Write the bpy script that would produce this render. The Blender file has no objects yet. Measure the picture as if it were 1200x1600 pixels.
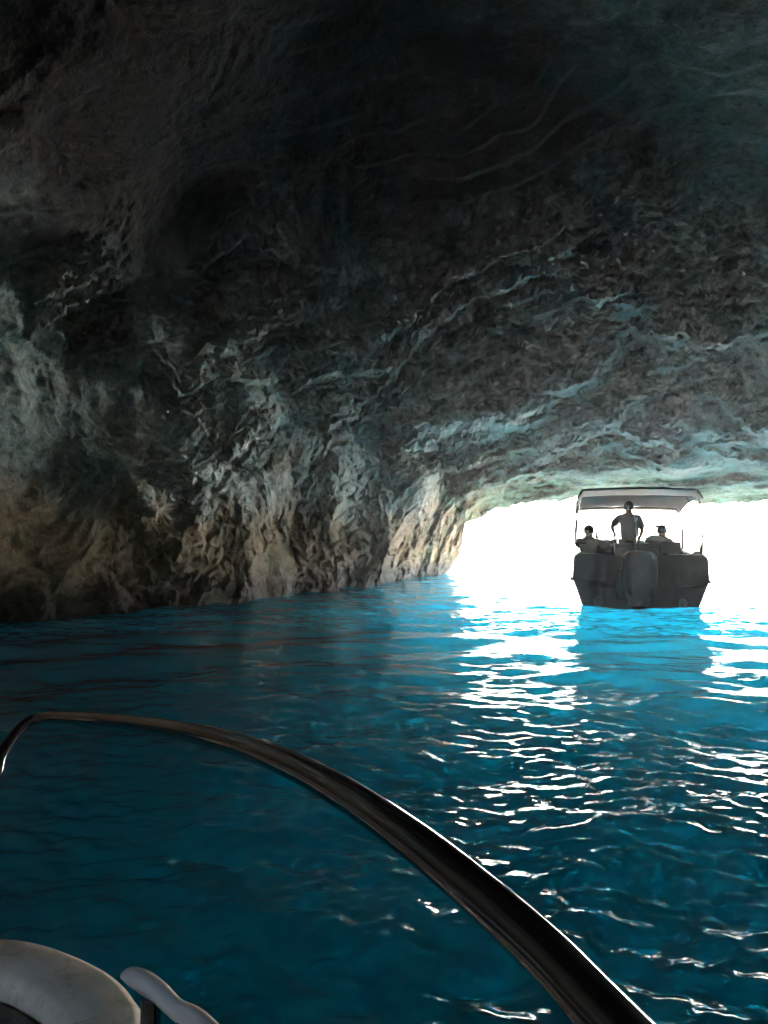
import bpy, bmesh, math, random
import numpy as np
from mathutils import Vector, Matrix

random.seed(7)
rng = np.random.default_rng(11)
scene = bpy.context.scene
R = math.radians

# ------------------------------------------------------------------ camera
EYE = np.array([0.0, 0.0, 1.25])
FPX = 1209.0                        # focal length in the photograph's pixels
PITCH = math.atan(45.0 / FPX)
cam_data = bpy.data.cameras.new('camera')
cam_data.sensor_fit = 'VERTICAL'
cam_data.angle = 2 * math.atan(800.0 / FPX)
cam_data.clip_start = 0.02
cam_data.clip_end = 20000
cam = bpy.data.objects.new('camera', cam_data)
scene.collection.objects.link(cam)
cam.location = EYE
cam.rotation_euler = (math.pi / 2 + PITCH, 0, 0)
scene.camera = cam

# ------------------------------------------------------------------ sky, sun, exposure
SUN_EL, SUN_AZ = R(48), R(24)       # ahead of the camera, beyond the cave mouth
world = bpy.data.worlds.new('World')
scene.world = world
world.use_nodes = True
wn = world.node_tree
wn.nodes.clear()
sky = wn.nodes.new('ShaderNodeTexSky')
sky.sky_type = 'NISHITA'
sky.sun_disc = False
sky.sun_elevation = SUN_EL
sky.sun_rotation = SUN_AZ
sky.dust_density = 2.0
bg = wn.nodes.new('ShaderNodeBackground')
bg.inputs['Strength'].default_value = 0.15
wo = wn.nodes.new('ShaderNodeOutputWorld')
wn.links.new(sky.outputs[0], bg.inputs[0])
wn.links.new(bg.outputs[0], wo.inputs[0])

sun_data = bpy.data.lights.new('sun', 'SUN')
sun_data.energy = 5.0
sun_data.angle = R(0.53)
sun_data.color = (1.0, 0.95, 0.86)
sun = bpy.data.objects.new('sun', sun_data)
scene.collection.objects.link(sun)
sd = Vector((math.cos(SUN_EL) * math.sin(SUN_AZ), math.cos(SUN_EL) * math.cos(SUN_AZ), math.sin(SUN_EL)))
sun.rotation_euler = sd.to_track_quat('Z', 'Y').to_euler()
sun.location = (20, 60, 40)

scene.view_settings.view_transform = 'Standard'
scene.view_settings.look = 'None'
scene.view_settings.gamma = 1.0
scene.view_settings.use_curve_mapping = False
scene.view_settings.exposure = 4.85

scene.render.engine = 'CYCLES'
cy = scene.cycles
cy.use_denoising = True
cy.max_bounces = 7
cy.diffuse_bounces = 4
cy.glossy_bounces = 3
cy.transmission_bounces = 4
cy.volume_bounces = 1
cy.use_adaptive_sampling = True
cy.adaptive_threshold = 0.02
cy.transparent_max_bounces = 8
cy.blur_glossy = 1.0
cy.sample_clamp_indirect = 6.0

# ------------------------------------------------------------------ helpers
def px(x, y, d):
    """point at ground distance d (along +Y) seen at photograph pixel x, y"""
    u = (x - 600.0) / FPX
    v = (800.0 - y) / FPX
    c, s = math.cos(PITCH), math.sin(PITCH)
    dy, dz = c - v * s, s + v * c
    t = d / dy
    return np.array([u * t, d, EYE[2] + dz * t])

def pxw(x, y):
    """point on the water at pixel x, y"""
    v = (800.0 - y) / FPX
    c, s = math.cos(PITCH), math.sin(PITCH)
    dy, dz = c - v * s, s + v * c
    return px(x, y, -EYE[2] / dz * dy)

def sstep(a, b, x):
    t = np.clip((x - a) / (b - a), 0, 1)
    return t * t * (3 - 2 * t)

def link(name, me, mats, parent=None):
    o = bpy.data.objects.new(name, me)
    scene.collection.objects.link(o)
    if mats is not None:
        for m in (mats if isinstance(mats, (list, tuple)) else [mats]):
            me.materials.append(m)
    if parent is not None:
        o.parent = parent
    return o

def tag(o, label=None, category=None, kind=None, group=None):
    if label: o['label'] = label
    if category: o['category'] = category
    if kind: o['kind'] = kind
    if group: o['group'] = group
    return o

def empty(name, loc, rz=0.0):
    o = bpy.data.objects.new(name, None)
    scene.collection.objects.link(o)
    o.location = loc
    o.rotation_euler = (0, 0, rz)
    o.empty_display_size = 0.2
    return o

def grid_mesh(name, P, wrap=False, smooth=True):
    """P: (rows, cols, 3) array of points -> mesh"""
    n, m = P.shape[:2]
    idx = np.arange(n * m).reshape(n, m)
    if wrap:
        a = idx[:-1]; b = np.roll(idx, -1, 1)[:-1]; c = np.roll(idx, -1, 1)[1:]; d = idx[1:]
    else:
        a = idx[:-1, :-1]; b = idx[:-1, 1:]; c = idx[1:, 1:]; d = idx[1:, :-1]
    F = np.stack([a, b, c, d], -1).reshape(-1, 4)
    me = bpy.data.meshes.new(name)
    me.vertices.add(n * m)
    me.vertices.foreach_set('co', P.reshape(-1).astype(np.float32))
    me.loops.add(F.size)
    me.loops.foreach_set('vertex_index', F.reshape(-1).astype(np.int32))
    me.polygons.add(len(F))
    me.polygons.foreach_set('loop_start', np.arange(0, F.size, 4, dtype=np.int32))
    me.polygons.foreach_set('loop_total', np.full(len(F), 4, dtype=np.int32))
    me.update(calc_edges=True)
    if smooth:
        me.polygons.foreach_set('use_smooth', np.ones(len(F), dtype=bool))
    me.validate()
    return me

_perm = rng.permutation(512).astype(np.int64)
_perm = np.concatenate([_perm, _perm, _perm])
_grad = rng.normal(size=(512, 3)); _grad /= np.linalg.norm(_grad, axis=1)[:, None]
def perlin(p):
    p = np.asarray(p, dtype=np.float64)
    i = np.floor(p).astype(np.int64); f = p - i
    i &= 511
    w = f * f * f * (f * (f * 6 - 15) + 10)
    out = 0
    for dx in (0, 1):
        wx = w[..., 0] if dx else 1 - w[..., 0]
        ax = _perm[(i[..., 0] + dx) & 511]
        for dy in (0, 1):
            wy = w[..., 1] if dy else 1 - w[..., 1]
            ay = _perm[(ax + i[..., 1] + dy) & 511]
            for dz in (0, 1):
                wz = w[..., 2] if dz else 1 - w[..., 2]
                g = _grad[_perm[(ay + i[..., 2] + dz) & 511]]
                out = out + wx * wy * wz * (g[..., 0] * (f[..., 0] - dx) + g[..., 1] * (f[..., 1] - dy) + g[..., 2] * (f[..., 2] - dz))
    return out * 1.5

# ------------------------------------------------------------------ materials
def new_mat(name):
    m = bpy.data.materials.new(name)
    m.use_nodes = True
    nt = m.node_tree
    nt.nodes.clear()
    out = nt.nodes.new('ShaderNodeOutputMaterial')
    return m, nt, out

def N(nt, typ, **kw):
    n = nt.nodes.new(typ)
    for k, v in kw.items():
        if k in n.inputs.keys():
            n.inputs[k].default_value = v
        else:
            setattr(n, k, v)
    return n

def noise_node(nt, vec, scale, detail=6, rough=0.6, dist=0.0):
    n = N(nt, 'ShaderNodeTexNoise', Scale=scale, Detail=detail, Roughness=rough, Distortion=dist)
    if vec is not None:
        nt.links.new(vec, n.inputs['Vector'])
    return n

def ramp(nt, fac, stops):
    r = nt.nodes.new('ShaderNodeValToRGB')
    e = r.color_ramp.elements
    while len(e) < len(stops):
        e.new(0.5)
    for k, (p, c) in enumerate(stops):
        e[k].position = p
        e[k].color = (*c, 1) if len(c) == 3 else c
    nt.links.new(fac, r.inputs[0])
    return r

def mix_col(nt, fac, a, b):
    m = nt.nodes.new('ShaderNodeMix')
    m.data_type = 'RGBA'
    for sock, v in ((m.inputs[0], fac), (m.inputs[6], a), (m.inputs[7], b)):
        if isinstance(v, (int, float)):
            sock.default_value = v
        elif isinstance(v, tuple):
            sock.default_value = (*v, 1)
        else:
            nt.links.new(v, sock)
    return m.outputs[2]

def simple(name, col, rough=0.5, metal=0.0, var=0.12, scale=6.0, bump=0.0, coat=0.0, bscale=60.0):
    m, nt, out = new_mat(name)
    b = N(nt, 'ShaderNodeBsdfPrincipled', Roughness=rough, Metallic=metal)
    b.inputs['Coat Weight'].default_value = coat
    tc = N(nt, 'ShaderNodeTexCoord')
    n = noise_node(nt, tc.outputs['Object'], scale, 5)
    lo = tuple(c * (1 - var) for c in col); hi = tuple(min(1, c * (1 + var)) for c in col)
    r = ramp(nt, n.outputs['Fac'], [(0.3, lo), (0.7, hi)])
    nt.links.new(r.outputs[0], b.inputs['Base Color'])
    n2 = noise_node(nt, tc.outputs['Object'], bscale, 3)
    if bump:
        bp = N(nt, 'ShaderNodeBump', Strength=bump, Distance=0.01)
        nt.links.new(n2.outputs['Fac'], bp.inputs['Height'])
        nt.links.new(bp.outputs[0], b.inputs['Normal'])
    nt.links.new(b.outputs[0], out.inputs[0])
    return m

def rock_material():
    m, nt, out = new_mat('limestone')
    b = N(nt, 'ShaderNodeBsdfPrincipled', Roughness=0.85)
    b.inputs['Specular IOR Level'].default_value = 0.3
    geo = N(nt, 'ShaderNodeNewGeometry')
    pos = geo.outputs['Position']
    n1 = noise_node(nt, pos, 0.35, 6, 0.6)
    n2 = noise_node(nt, pos, 1.7, 8, 0.65, 0.4)
    n3 = noise_node(nt, pos, 9.0, 6, 0.7)
    grey = ramp(nt, n2.outputs['Fac'], [(0.3, (0.19, 0.21, 0.18)), (0.5, (0.30, 0.33, 0.28)), (0.72, (0.41, 0.45, 0.385))])
    warm = ramp(nt, n2.outputs['Fac'], [(0.3, (0.15, 0.095, 0.055)), (0.55, (0.30, 0.215, 0.125)), (0.75, (0.40, 0.31, 0.19))])
    fac = ramp(nt, n1.outputs['Fac'], [(0.5, (0, 0, 0)), (0.66, (0.6, 0.6, 0.6))])
    c1 = mix_col(nt, fac.outputs[0], grey.outputs[0], warm.outputs[0])
    # ochre stain of weed and iron in the splash zone
    sep = N(nt, 'ShaderNodeSeparateXYZ'); nt.links.new(pos, sep.inputs[0])
    zz = N(nt, 'ShaderNodeMath', operation='MULTIPLY_ADD')
    nt.links.new(n2.outputs['Fac'], zz.inputs[0]); zz.inputs[1].default_value = -3.0
    nt.links.new(sep.outputs['Z'], zz.inputs[2])
    zr = ramp(nt, zz.outputs[0], [(0.0, (0.85, 0.85, 0.85)), (0.9, (0, 0, 0))])
    c2 = mix_col(nt, zr.outputs[0], c1, (0.19, 0.12, 0.05))
    # brown ceiling rock, with shade painted into its colour high up and far left
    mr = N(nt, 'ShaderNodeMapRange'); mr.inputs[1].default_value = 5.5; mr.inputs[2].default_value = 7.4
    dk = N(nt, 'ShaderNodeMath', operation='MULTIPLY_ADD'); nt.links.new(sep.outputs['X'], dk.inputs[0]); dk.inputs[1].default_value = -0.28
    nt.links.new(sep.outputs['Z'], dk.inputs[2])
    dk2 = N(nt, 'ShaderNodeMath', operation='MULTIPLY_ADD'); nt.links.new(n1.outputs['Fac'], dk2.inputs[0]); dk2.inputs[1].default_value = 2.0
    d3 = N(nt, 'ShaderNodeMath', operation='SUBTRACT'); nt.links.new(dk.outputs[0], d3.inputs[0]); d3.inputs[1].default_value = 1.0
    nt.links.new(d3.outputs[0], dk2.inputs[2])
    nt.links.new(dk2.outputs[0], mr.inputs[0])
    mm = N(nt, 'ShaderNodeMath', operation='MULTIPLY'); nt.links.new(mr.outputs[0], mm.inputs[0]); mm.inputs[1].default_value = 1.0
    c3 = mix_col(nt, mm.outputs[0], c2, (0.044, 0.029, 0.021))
    # ochre and pale crust at the mouth, warmed to paint in sun-glitter light
    my = N(nt, 'ShaderNodeMapRange'); my.inputs[1].default_value = 21.5; my.inputs[2].default_value = 27.5
    nt.links.new(sep.outputs['Y'], my.inputs[0])
    crust_glint = ramp(nt, n2.outputs['Fac'], [(0.34, (0.09, 0.045, 0.02)), (0.45, (0.36, 0.17, 0.055)), (0.55, (0.45, 0.27, 0.11)), (0.68, (0.52, 0.40, 0.25))])
    c3 = mix_col(nt, my.outputs[0], c3, crust_glint.outputs[0])
    # wet dark band along the waterline
    wz = N(nt, 'ShaderNodeMath', operation='MULTIPLY_ADD')
    nt.links.new(n3.outputs['Fac'], wz.inputs[0]); wz.inputs[1].default_value = -0.9; nt.links.new(sep.outputs['Z'], wz.inputs[2])
    wr_ = N(nt, 'ShaderNodeMapRange'); wr_.inputs[1].default_value = -0.2; wr_.inputs[2].default_value = 0.3; wr_.inputs[3].default_value = 0.85; wr_.inputs[4].default_value = 0.0
    nt.links.new(wz.outputs[0], wr_.inputs[0])
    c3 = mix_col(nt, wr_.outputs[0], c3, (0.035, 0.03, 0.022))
    # fine speckle
    n4 = noise_node(nt, pos, 38.0, 8, 0.75)
    gr = N(nt, 'ShaderNodeMath', operation='MULTIPLY_ADD'); nt.links.new(n4.outputs['Fac'], gr.inputs[0]); gr.inputs[1].default_value = 0.9
    g0 = N(nt, 'ShaderNodeMath', operation='SUBTRACT'); nt.links.new(n3.outputs['Fac'], g0.inputs[0]); g0.inputs[1].default_value = 0.45
    nt.links.new(g0.outputs[0], gr.inputs[2])
    sp = ramp(nt, gr.outputs[0], [(0.25, (0.38, 0.37, 0.36)), (0.45, (0.78, 0.78, 0.78)), (0.7, (1.15, 1.13, 1.1))])
    mx = nt.nodes.new('ShaderNodeMix'); mx.data_type = 'RGBA'; mx.blend_type = 'MULTIPLY'
    mx.inputs[0].default_value = 1.0
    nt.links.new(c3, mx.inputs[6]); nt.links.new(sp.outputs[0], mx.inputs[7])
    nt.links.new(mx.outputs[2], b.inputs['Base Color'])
    # relief finer than the mesh
    nb1 = noise_node(nt, pos, 3.5, 10, 0.62, 0.3)
    nb2 = noise_node(nt, pos, 16.0, 8, 0.7)
    vo = N(nt, 'ShaderNodeTexVoronoi', Scale=5.0, Detail=3.0, Roughness=0.6)
    nt.links.new(nb2.outputs['Color'], vo.inputs['Vector'])
    dv = N(nt, 'ShaderNodeVectorMath', operation='MULTIPLY_ADD')
    nt.links.new(n2.outputs['Color'], dv.inputs[0]); dv.inputs[1].default_value = (0.6, 0.6, 0.6)
    nt.links.new(pos, dv.inputs[2]); nt.links.new(dv.outputs[0], vo.inputs['Vector'])
    ad = N(nt, 'ShaderNodeMath', operation='MULTIPLY_ADD')
    nt.links.new(nb2.outputs['Fac'], ad.inputs[0]); ad.inputs[1].default_value = 0.5
    nt.links.new(nb1.outputs['Fac'], ad.inputs[2])
    ad2 = N(nt, 'ShaderNodeMath', operation='MULTIPLY_ADD')
    nt.links.new(vo.outputs['Distance'], ad2.inputs[0]); ad2.inputs[1].default_value = 0.6
    nt.links.new(ad.outputs[0], ad2.inputs[2])
    bp = N(nt, 'ShaderNodeBump', Strength=0.8, Distance=0.06)
    nt.links.new(ad2.outputs[0], bp.inputs['Height'])
    nt.links.new(bp.outputs[0], b.inputs['Normal'])
    nt.links.new(b.outputs[0], out.inputs[0])
    return m

def water_material():
    m, nt, out = new_mat('sea_water')
    geo = N(nt, 'ShaderNodeNewGeometry')
    mp = N(nt, 'ShaderNodeMapping'); mp.inputs['Scale'].default_value = (0.55, 1.0, 1.0)
    mp.inputs['Rotation'].default_value = (0, 0, 0.2)
    nt.links.new(geo.outputs['Position'], mp.inputs[0])
    n1 = noise_node(nt, mp.outputs[0], 12.0, 3, 0.5, 0.4)
    n2 = noise_node(nt, mp.outputs[0], 2.2, 3, 0.5, 0.3)
    ad = N(nt, 'ShaderNodeMath', operation='MULTIPLY_ADD')
    nt.links.new(n2.outputs['Fac'], ad.inputs[0]); ad.inputs[1].default_value = 2.0
    nt.links.new(n1.outputs['Fac'], ad.inputs[2])
    bp = N(nt, 'ShaderNodeBump', Strength=0.17, Distance=0.05)
    nt.links.new(ad.outputs[0], bp.inputs['Height'])
    gl = N(nt, 'ShaderNodeBsdfGlossy', Roughness=0.03)
    nt.links.new(bp.outputs[0], gl.inputs['Normal'])
    col = (0.006, 0.16, 0.25, 1)
    df = N(nt, 'ShaderNodeBsdfDiffuse'); df.inputs[0].default_value = col
    tr = N(nt, 'ShaderNodeBsdfTranslucent'); tr.inputs[0].default_value = (0.008, 0.27, 0.37, 1)
    nt.links.new(bp.outputs[0], df.inputs['Normal']); nt.links.new(bp.outputs[0], tr.inputs['Normal'])
    m1 = N(nt, 'ShaderNodeMixShader'); m1.inputs[0].default_value = 0.6
    nt.links.new(df.outputs[0], m1.inputs[1]); nt.links.new(tr.outputs[0], m1.inputs[2])
    tp = N(nt, 'ShaderNodeBsdfRefraction', Roughness=0.75, IOR=1.33); tp.inputs[0].default_value = (0.016, 0.42, 0.55, 1)
    m0 = N(nt, 'ShaderNodeMixShader'); m0.inputs[0].default_value = 0.5
    nt.links.new(m1.outputs[0], m0.inputs[1]); nt.links.new(tp.outputs[0], m0.inputs[2])
    m1 = m0
    fr = N(nt, 'ShaderNodeFresnel', IOR=1.33)
    nt.links.new(bp.outputs[0], fr.inputs['Normal'])
    m2 = N(nt, 'ShaderNodeMixShader')
    nt.links.new(fr.outputs[0], m2.inputs[0])
    nt.links.new(m1.outputs[0], m2.inputs[1]); nt.links.new(gl.outputs[0], m2.inputs[2])
    nt.links.new(m2.outputs[0], out.inputs[0])
    return m

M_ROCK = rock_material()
M_WATER = water_material()
M_SAND = simple('pale_sand', (0.62, 0.66, 0.60), 0.9, var=0.15, scale=0.4)

# ------------------------------------------------------------------ the cave
BACK_W, BACK_H = 9, 4.2
CEN = np.array([0.8, 2.0, 1.0])      # middle of the chamber

def to_dir(P):
    v = np.asarray(P) - CEN
    return np.arctan2(v[..., 0], v[..., 1]), np.arctan2(v[..., 2], np.hypot(v[..., 0], v[..., 1])), np.linalg.norm(v, axis=-1)

def unit(az, el):
    return np.stack([np.sin(az) * np.cos(el), np.cos(az) * np.cos(el), np.sin(el)], -1)

ctrl = [pxw(0, 972), pxw(100, 964), pxw(200, 954), pxw(300, 946), pxw(400, 936), pxw(520, 922), pxw(620, 908), pxw(690, 897)]
for x, y, d in [(0, 700, 11.7), (0, 500, 11.2), (0, 300, 9.8), (0, 0, 8.0),
                (150, 850, 13.3), (150, 700, 13.5), (150, 500, 12.9), (150, 300, 10.8), (150, 120, 9.2),
                (300, 850, 15.0), (300, 700, 14.7), (300, 500, 14.0), (300, 300, 12.6), (300, 0, 8.5),
                (450, 850, 18.5), (450, 750, 18.2), (450, 620, 17.3), (450, 450, 15.2), (450, 200, 11.8),
                (600, 850, 22.6), (600, 760, 22.0), (600, 650, 20.2), (600, 500, 17.2), (600, 300, 13.8), (600, 0, 9.6),
                (690, 840, 27.0), (725, 815, 28.5), (690, 760, 23.5), (750, 700, 22.2), (750, 600, 19.6), (750, 400, 16.0), (750, 200, 12.6),
                (800, 788, 28.8), (900, 775, 29.0), (1000, 779, 28.8), (1100, 781, 28.2), (1200, 780, 27.5),
                (900, 720, 23.2), (900, 650, 19.6), (900, 600, 19.0), (900, 500, 17.6), (900, 330, 15.0), (900, 0, 9.4),
                (1050, 720, 22.6), (1050, 660, 20.0), (1050, 612, 18.4), (1050, 550, 18.0), (1050, 420, 16.2),
                (1200, 720, 22.4), (1200, 650, 19.4), (1200, 600, 17.8), (1200, 545, 17.3), (1200, 500, 16.6), (1200, 300, 13.6), (1200, 0, 9.0),
                (1400, 775, 25.0), (1400, 600, 17.5), (1400, 300, 11.8), (1650, 790, 20.5), (1650, 600, 14.0), (1650, 300, 10.0), (1900, 850, 14.5), (1900, 500, 11.0)]:
    ctrl.append(px(x, y, d))
for az, el, r in [(-60, -8, 8.6), (-60, 25, 8.2), (-90, -8, 8.2), (-90, 30, 7.6), (-130, -8, 8.8), (-130, 30, 8.2), (180, -7, 10), (180, 30, 8.6),
                  (130, -7, 10), (130, 30, 8.4), (95, -6, 10.5), (95, 30, 8.6), (72, -5, 13), (65, 30, 9), (0, 60, 7.4), (90, 60, 7.4), (-90, 60, 7.2), (180, 60, 7.4), (0, 90, 7.1)]:
    a, e = R(az), R(el)
    ctrl.append(CEN + r * unit(np.array(a), np.array(e)))
ctrl = np.array(ctrl)
c_az, c_el, c_r = to_dir(ctrl)
c_u = unit(c_az, c_el)
def _phi(a, b):
    d2 = np.maximum(0, 2 - 2 * (a @ b.T))
    return np.sqrt(d2 + 0.0006)
_A = np.zeros((len(ctrl) + 1,) * 2)
_A[:-1, :-1] = _phi(c_u, c_u) - 0.004 * np.eye(len(ctrl)); _A[-1, :-1] = 1; _A[:-1, -1] = 1
_w = np.linalg.solve(_A, np.append(np.log(c_r), 0))
def base_r(az, el):
    u = unit(az, el); sh = u.shape[:-1]; u = u.reshape(-1, 3)
    out = np.empty(len(u))
    for k in range(0, len(u), 200000):
        out[k:k + 200000] = _phi(u[k:k + 200000], c_u) @ _w[:-1] + _w[-1]
    return np.exp(out).reshape(sh)

def on_rock(x, y):
    """direction (from the chamber's middle) of the rock seen at pixel x, y"""
    ds = np.linspace(4, 34, 240)
    P = np.array([px(x, y, d) for d in ds])
    az, el, r = to_dir(P)
    k = np.argmax(r > base_r(az, el))
    return az[k], el[k]

# lip of the mouth (and its left jamb), as directions
lip = [(684, 905), (690, 897), (700, 888), (716, 868), (722, 845), (727, 818), (745, 806), (770, 797), (800, 788), (840, 781), (880, 777), (930, 774),
       (980, 778), (1030, 780), (1080, 783), (1130, 781), (1170, 780), (1200, 781), (1290, 776), (1360, 780), (1430, 790), (1490, 806), (1540, 830), (1580, 860), (1600, 900), (1610, 960)]
lipd = [29.0, 29.0, 28.9, 28.8, 28.7, 28.5, 28.6, 28.7, 28.8, 28.9, 29, 29, 28.9, 28.8, 28.5, 28.2, 27.8, 27.5, 26.4, 25.6, 24.6, 23.6, 22.8, 22.0, 21.5, 21.3]
LP = np.array([px(x, y, d) for (x, y), d in zip(lip, lipd)])
lip_az, lip_el, lip_r = to_dir(LP)

az_dense = np.linspace(R(-43), R(33), 960)
az_rest = np.linspace(R(33), R(317), 190)[1:-1]
AZ = np.concatenate([az_dense, az_rest]); AZ = np.where(AZ > math.pi, AZ - 2 * math.pi, AZ)
m_az = len(AZ)
r_w = base_r(AZ, np.full(m_az, R(-4)))
el_wall = np.arctan2(-0.5 - CEN[2], r_w)
inside = (AZ > lip_az[0]) & (AZ < lip_az[-1])
el_lip = np.interp(AZ, lip_az, lip_el)
el_lip = el_lip + np.where(inside, (0.0035 * perlin(np.stack([AZ * 60, AZ * 0, AZ * 0 + 3], -1)) + 0.0025 * perlin(np.stack([AZ * 160, AZ * 0, AZ * 0 + 9], -1))
                                   + 0.0015 * perlin(np.stack([AZ * 420, AZ * 0, AZ * 0 + 19], -1))), 0)
el_lo = np.where(inside, np.maximum(el_lip, el_wall), el_wall)
mouth = np.where(inside, sstep(0.0, 0.03, el_lip - el_wall), 0.0)

s_dense = np.linspace(0, 1, 600)
s_rest = np.linspace(0, 1, 24)[1:]
ELHI = R(47)
EL = np.concatenate([el_lo[None, :] + (ELHI - el_lo)[None, :] * s_dense[:, None],
                     ELHI + (R(89.7) - ELHI) * s_rest[:, None] * np.ones((1, m_az))])
AZg = np.broadcast_to(AZ, EL.shape)
Rg = base_r(AZg, EL)
U = unit(AZg, EL)

# hanging ledges: (pixels seen along the ledge), depth of the step in metres, width, reach below, reach above (deg)
ledges = [
    ([(560, 640), (600, 600), (640, 548), (675, 520), (720, 482), (750, 466), (790, 450), (835, 436), (880, 425), (950, 407)], 0.9, 0.5, 2.2, 3.0),
    ([(745, 486), (770, 490), (800, 497), (850, 501), (925, 501), (985, 494), (1060, 480)], 1.9, 2.2, 2.5, 1.8),
    ([(640, 678), (765, 664), (820, 655), (880, 622), (920, 604), (940, 588), (962, 568), (985, 541), (1060, 541), (1150, 543), (1240, 537)], 1.8, 1.4, 2.6, 2.0),
    ([(690, 802), (725, 782), (785, 765), (800, 747), (850, 722), (920, 686), (968, 666), (980, 640), (1025, 617), (1075, 602), (1125, 592), (1220, 590)], 1.0, 0.8, 1.2, 1.6),
    ([(780, 412), (840, 405), (900, 385), (950, 360), (1000, 337), (1080, 320)], 0.6, 0.5, 2.0, 2.5),
    ([(655, 632), (720, 605), (800, 573), (870, 568)], 0.7, 0.7, 1.3, 1.5),
    ([(680, 745), (730, 733), (775, 718), (840, 700)], 0.8, 0.5, 1.2, 1.2),
    ([(1085, 628), (1120, 632), (1160, 655), (1210, 690)], 0.9, 0.8, 1.2, 1.2),
    ([(1075, 684), (1120, 684), (1200, 697), (1240, 700)], 0.8, 0.7, 1.0, 1.0),
    ([(1010, 655), (1040, 668), (1085, 662)], 0.8, 0.5, 1.0, 1.0),
    ([(870, 470), (930, 462), (980, 452), (1040, 440)], 0.7, 0.5, 1.2, 1.2),
    ([(960, 480), (1040, 474), (1120, 470), (1210, 474)], 0.5, 0.4, 1.2, 1.2),
    ([(1000, 522), (1060, 512), (1130, 528), (1220, 520)], 0.6, 0.4, 0.8, 1.2),
    ([(40, 522), (110, 481), (165, 452), (215, 430)], 0.7, 0.4, 2.6, 2.0),
    ([(50, 474), (115, 442), (180, 428)], 0.4, 0.35, 1.5, 1.5),
    ([(100, 517), (150, 500), (210, 484)], 0.5, 0.4, 2.5, 1.5),
    ([(225, 565), (250, 588), (275, 618)], 0.5, 0.5, 1.8, 1.8),
    ([(310, 560), (360, 536), (420, 512), (500, 500)], 0.5, 0.4, 2.0, 2.0),
    ([(270, 614), (330, 600), (370, 592)], 0.4, 0.35, 1.5, 1.5),
    ([(420, 628), (470, 605), (540, 588), (620, 572)], 0.6, 0.4, 1.6, 1.8),
    ([(260, 775), (310, 742), (350, 727), (400, 684), (450, 660)], 0.7, 0.5, 1.6, 1.6),
    ([(505, 686), (560, 662), (620, 640)], 0.6, 0.5, 1.5, 1.5),
    ([(300, 420), (380, 380), (440, 400), (520, 430)], 0.35, 0.4, 2.0, 2.0),
    ([(690, 560), (760, 540), (830, 528), (900, 540)], 0.6, 0.7, 1.4, 1.5),
    ([(590, 720), (650, 706), (720, 700), (800, 690)], 0.7, 0.6, 1.2, 1.3),
    ([(860, 690), (930, 660), (990, 690), (1060, 700)], 0.6, 0.5, 1.0, 1.0),
    ([(940, 620), (1010, 590), (1080, 568), (1180, 565)], 0.8, 0.6, 1.2, 1.2),
    ([(700, 440), (780, 395), (860, 360), (930, 345)], 0.5, 0.5, 2.0, 2.0),
    ([(950, 430), (1040, 405), (1130, 395), (1230, 400)], 0.6, 0.5, 1.6, 1.8),
    ([(560, 560), (640, 500), (700, 430), (745, 400)], 0.5, 0.4, 1.8, 2.2),
]
warp = 0.012 * perlin(U * 14.0) + 0.010 * perlin(U * 36.0 + 5) + 0.006 * perlin(U * 95.0 + 8) + 0.003 * perlin(U * 230.0 + 8)
swell = np.clip(0.95 + 0.8 * perlin(U * 11.0 + 77), 0.45, 1.5)
lam_ = [(0.0, 1.0, 1.0), (1.1, 0.22, 0.45), (-1.0, 0.20, 0.5), (2.1, 0.16, 0.4), (-1.9, 0.13, 0.4)]    # each ledge with thinner beds above and below
TM = np.zeros_like(Rg); LAMN = np.zeros_like(Rg)
for li, (pts, amp, wd, lo, hi) in enumerate(ledges):
    d = np.array([on_rock(x, y) for x, y in pts])
    k = np.argsort(d[:, 0]); d = d[k]
    span = d[-1, 0] - d[0, 0]
    fade = sstep(d[0, 0] - 0.01, d[0, 0] + 0.18 * span, AZg) * (1 - sstep(d[-1, 0] - 0.18 * span, d[-1, 0] + 0.01, AZg))
    cols = np.where(fade.max(0) > 0)[0]
    if len(cols) == 0:
        continue
    c0, c1 = cols.min(), cols.max() + 1
    ec = np.interp(AZ[c0:c1], d[:, 0], d[:, 1])[None, :]
    for sh_, ka, kw in lam_:
        wob = warp[:, c0:c1] * (1 if sh_ == 0 else 1.3) + (0 if sh_ == 0 else R(0.5) * perlin(U[:, c0:c1] * 20.0 + 9 * sh_))
        t = np.degrees(EL[:, c0:c1] + wob - ec) - sh_ * (0.6 + 0.25 * hi)
        edge = np.tanh(t / (0.75 * wd * kw))
        if sh_ == 0:
            tm = fade[:, c0:c1] * np.exp(-(t / (1.1 * wd + 0.5)) ** 2)
            TM[:, c0:c1] = np.maximum(TM[:, c0:c1], tm)
            az_ = AZg[:, c0:c1]
            LAMN[:, c0:c1] += tm * (0.16 * perlin(np.stack([az_ * 26, t * 1.5, t * 0 + 7.3 * li], -1)) + 0.11 * perlin(np.stack([az_ * 70, t * 3.2, t * 0 + 3.3 * li + 1], -1))
                                    + 0.06 * perlin(np.stack([az_ * 190, t * 7.0, t * 0 + 5.3 * li + 2], -1)))
        prof = -edge * np.where(t < 0, np.exp(t / (lo * kw)), np.exp(-t / (hi * kw)))
        Rg[:, c0:c1] += (1.5 + 0.9 * (ec.mean() > 0 and d[0, 0] > R(-6))) * amp * ka * fade[:, c0:c1] * prof * (swell[:, c0:c1] if sh_ == 0 else np.clip(swell[:, c0:c1] * 1.5 - 0.4, 0, 2))

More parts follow.
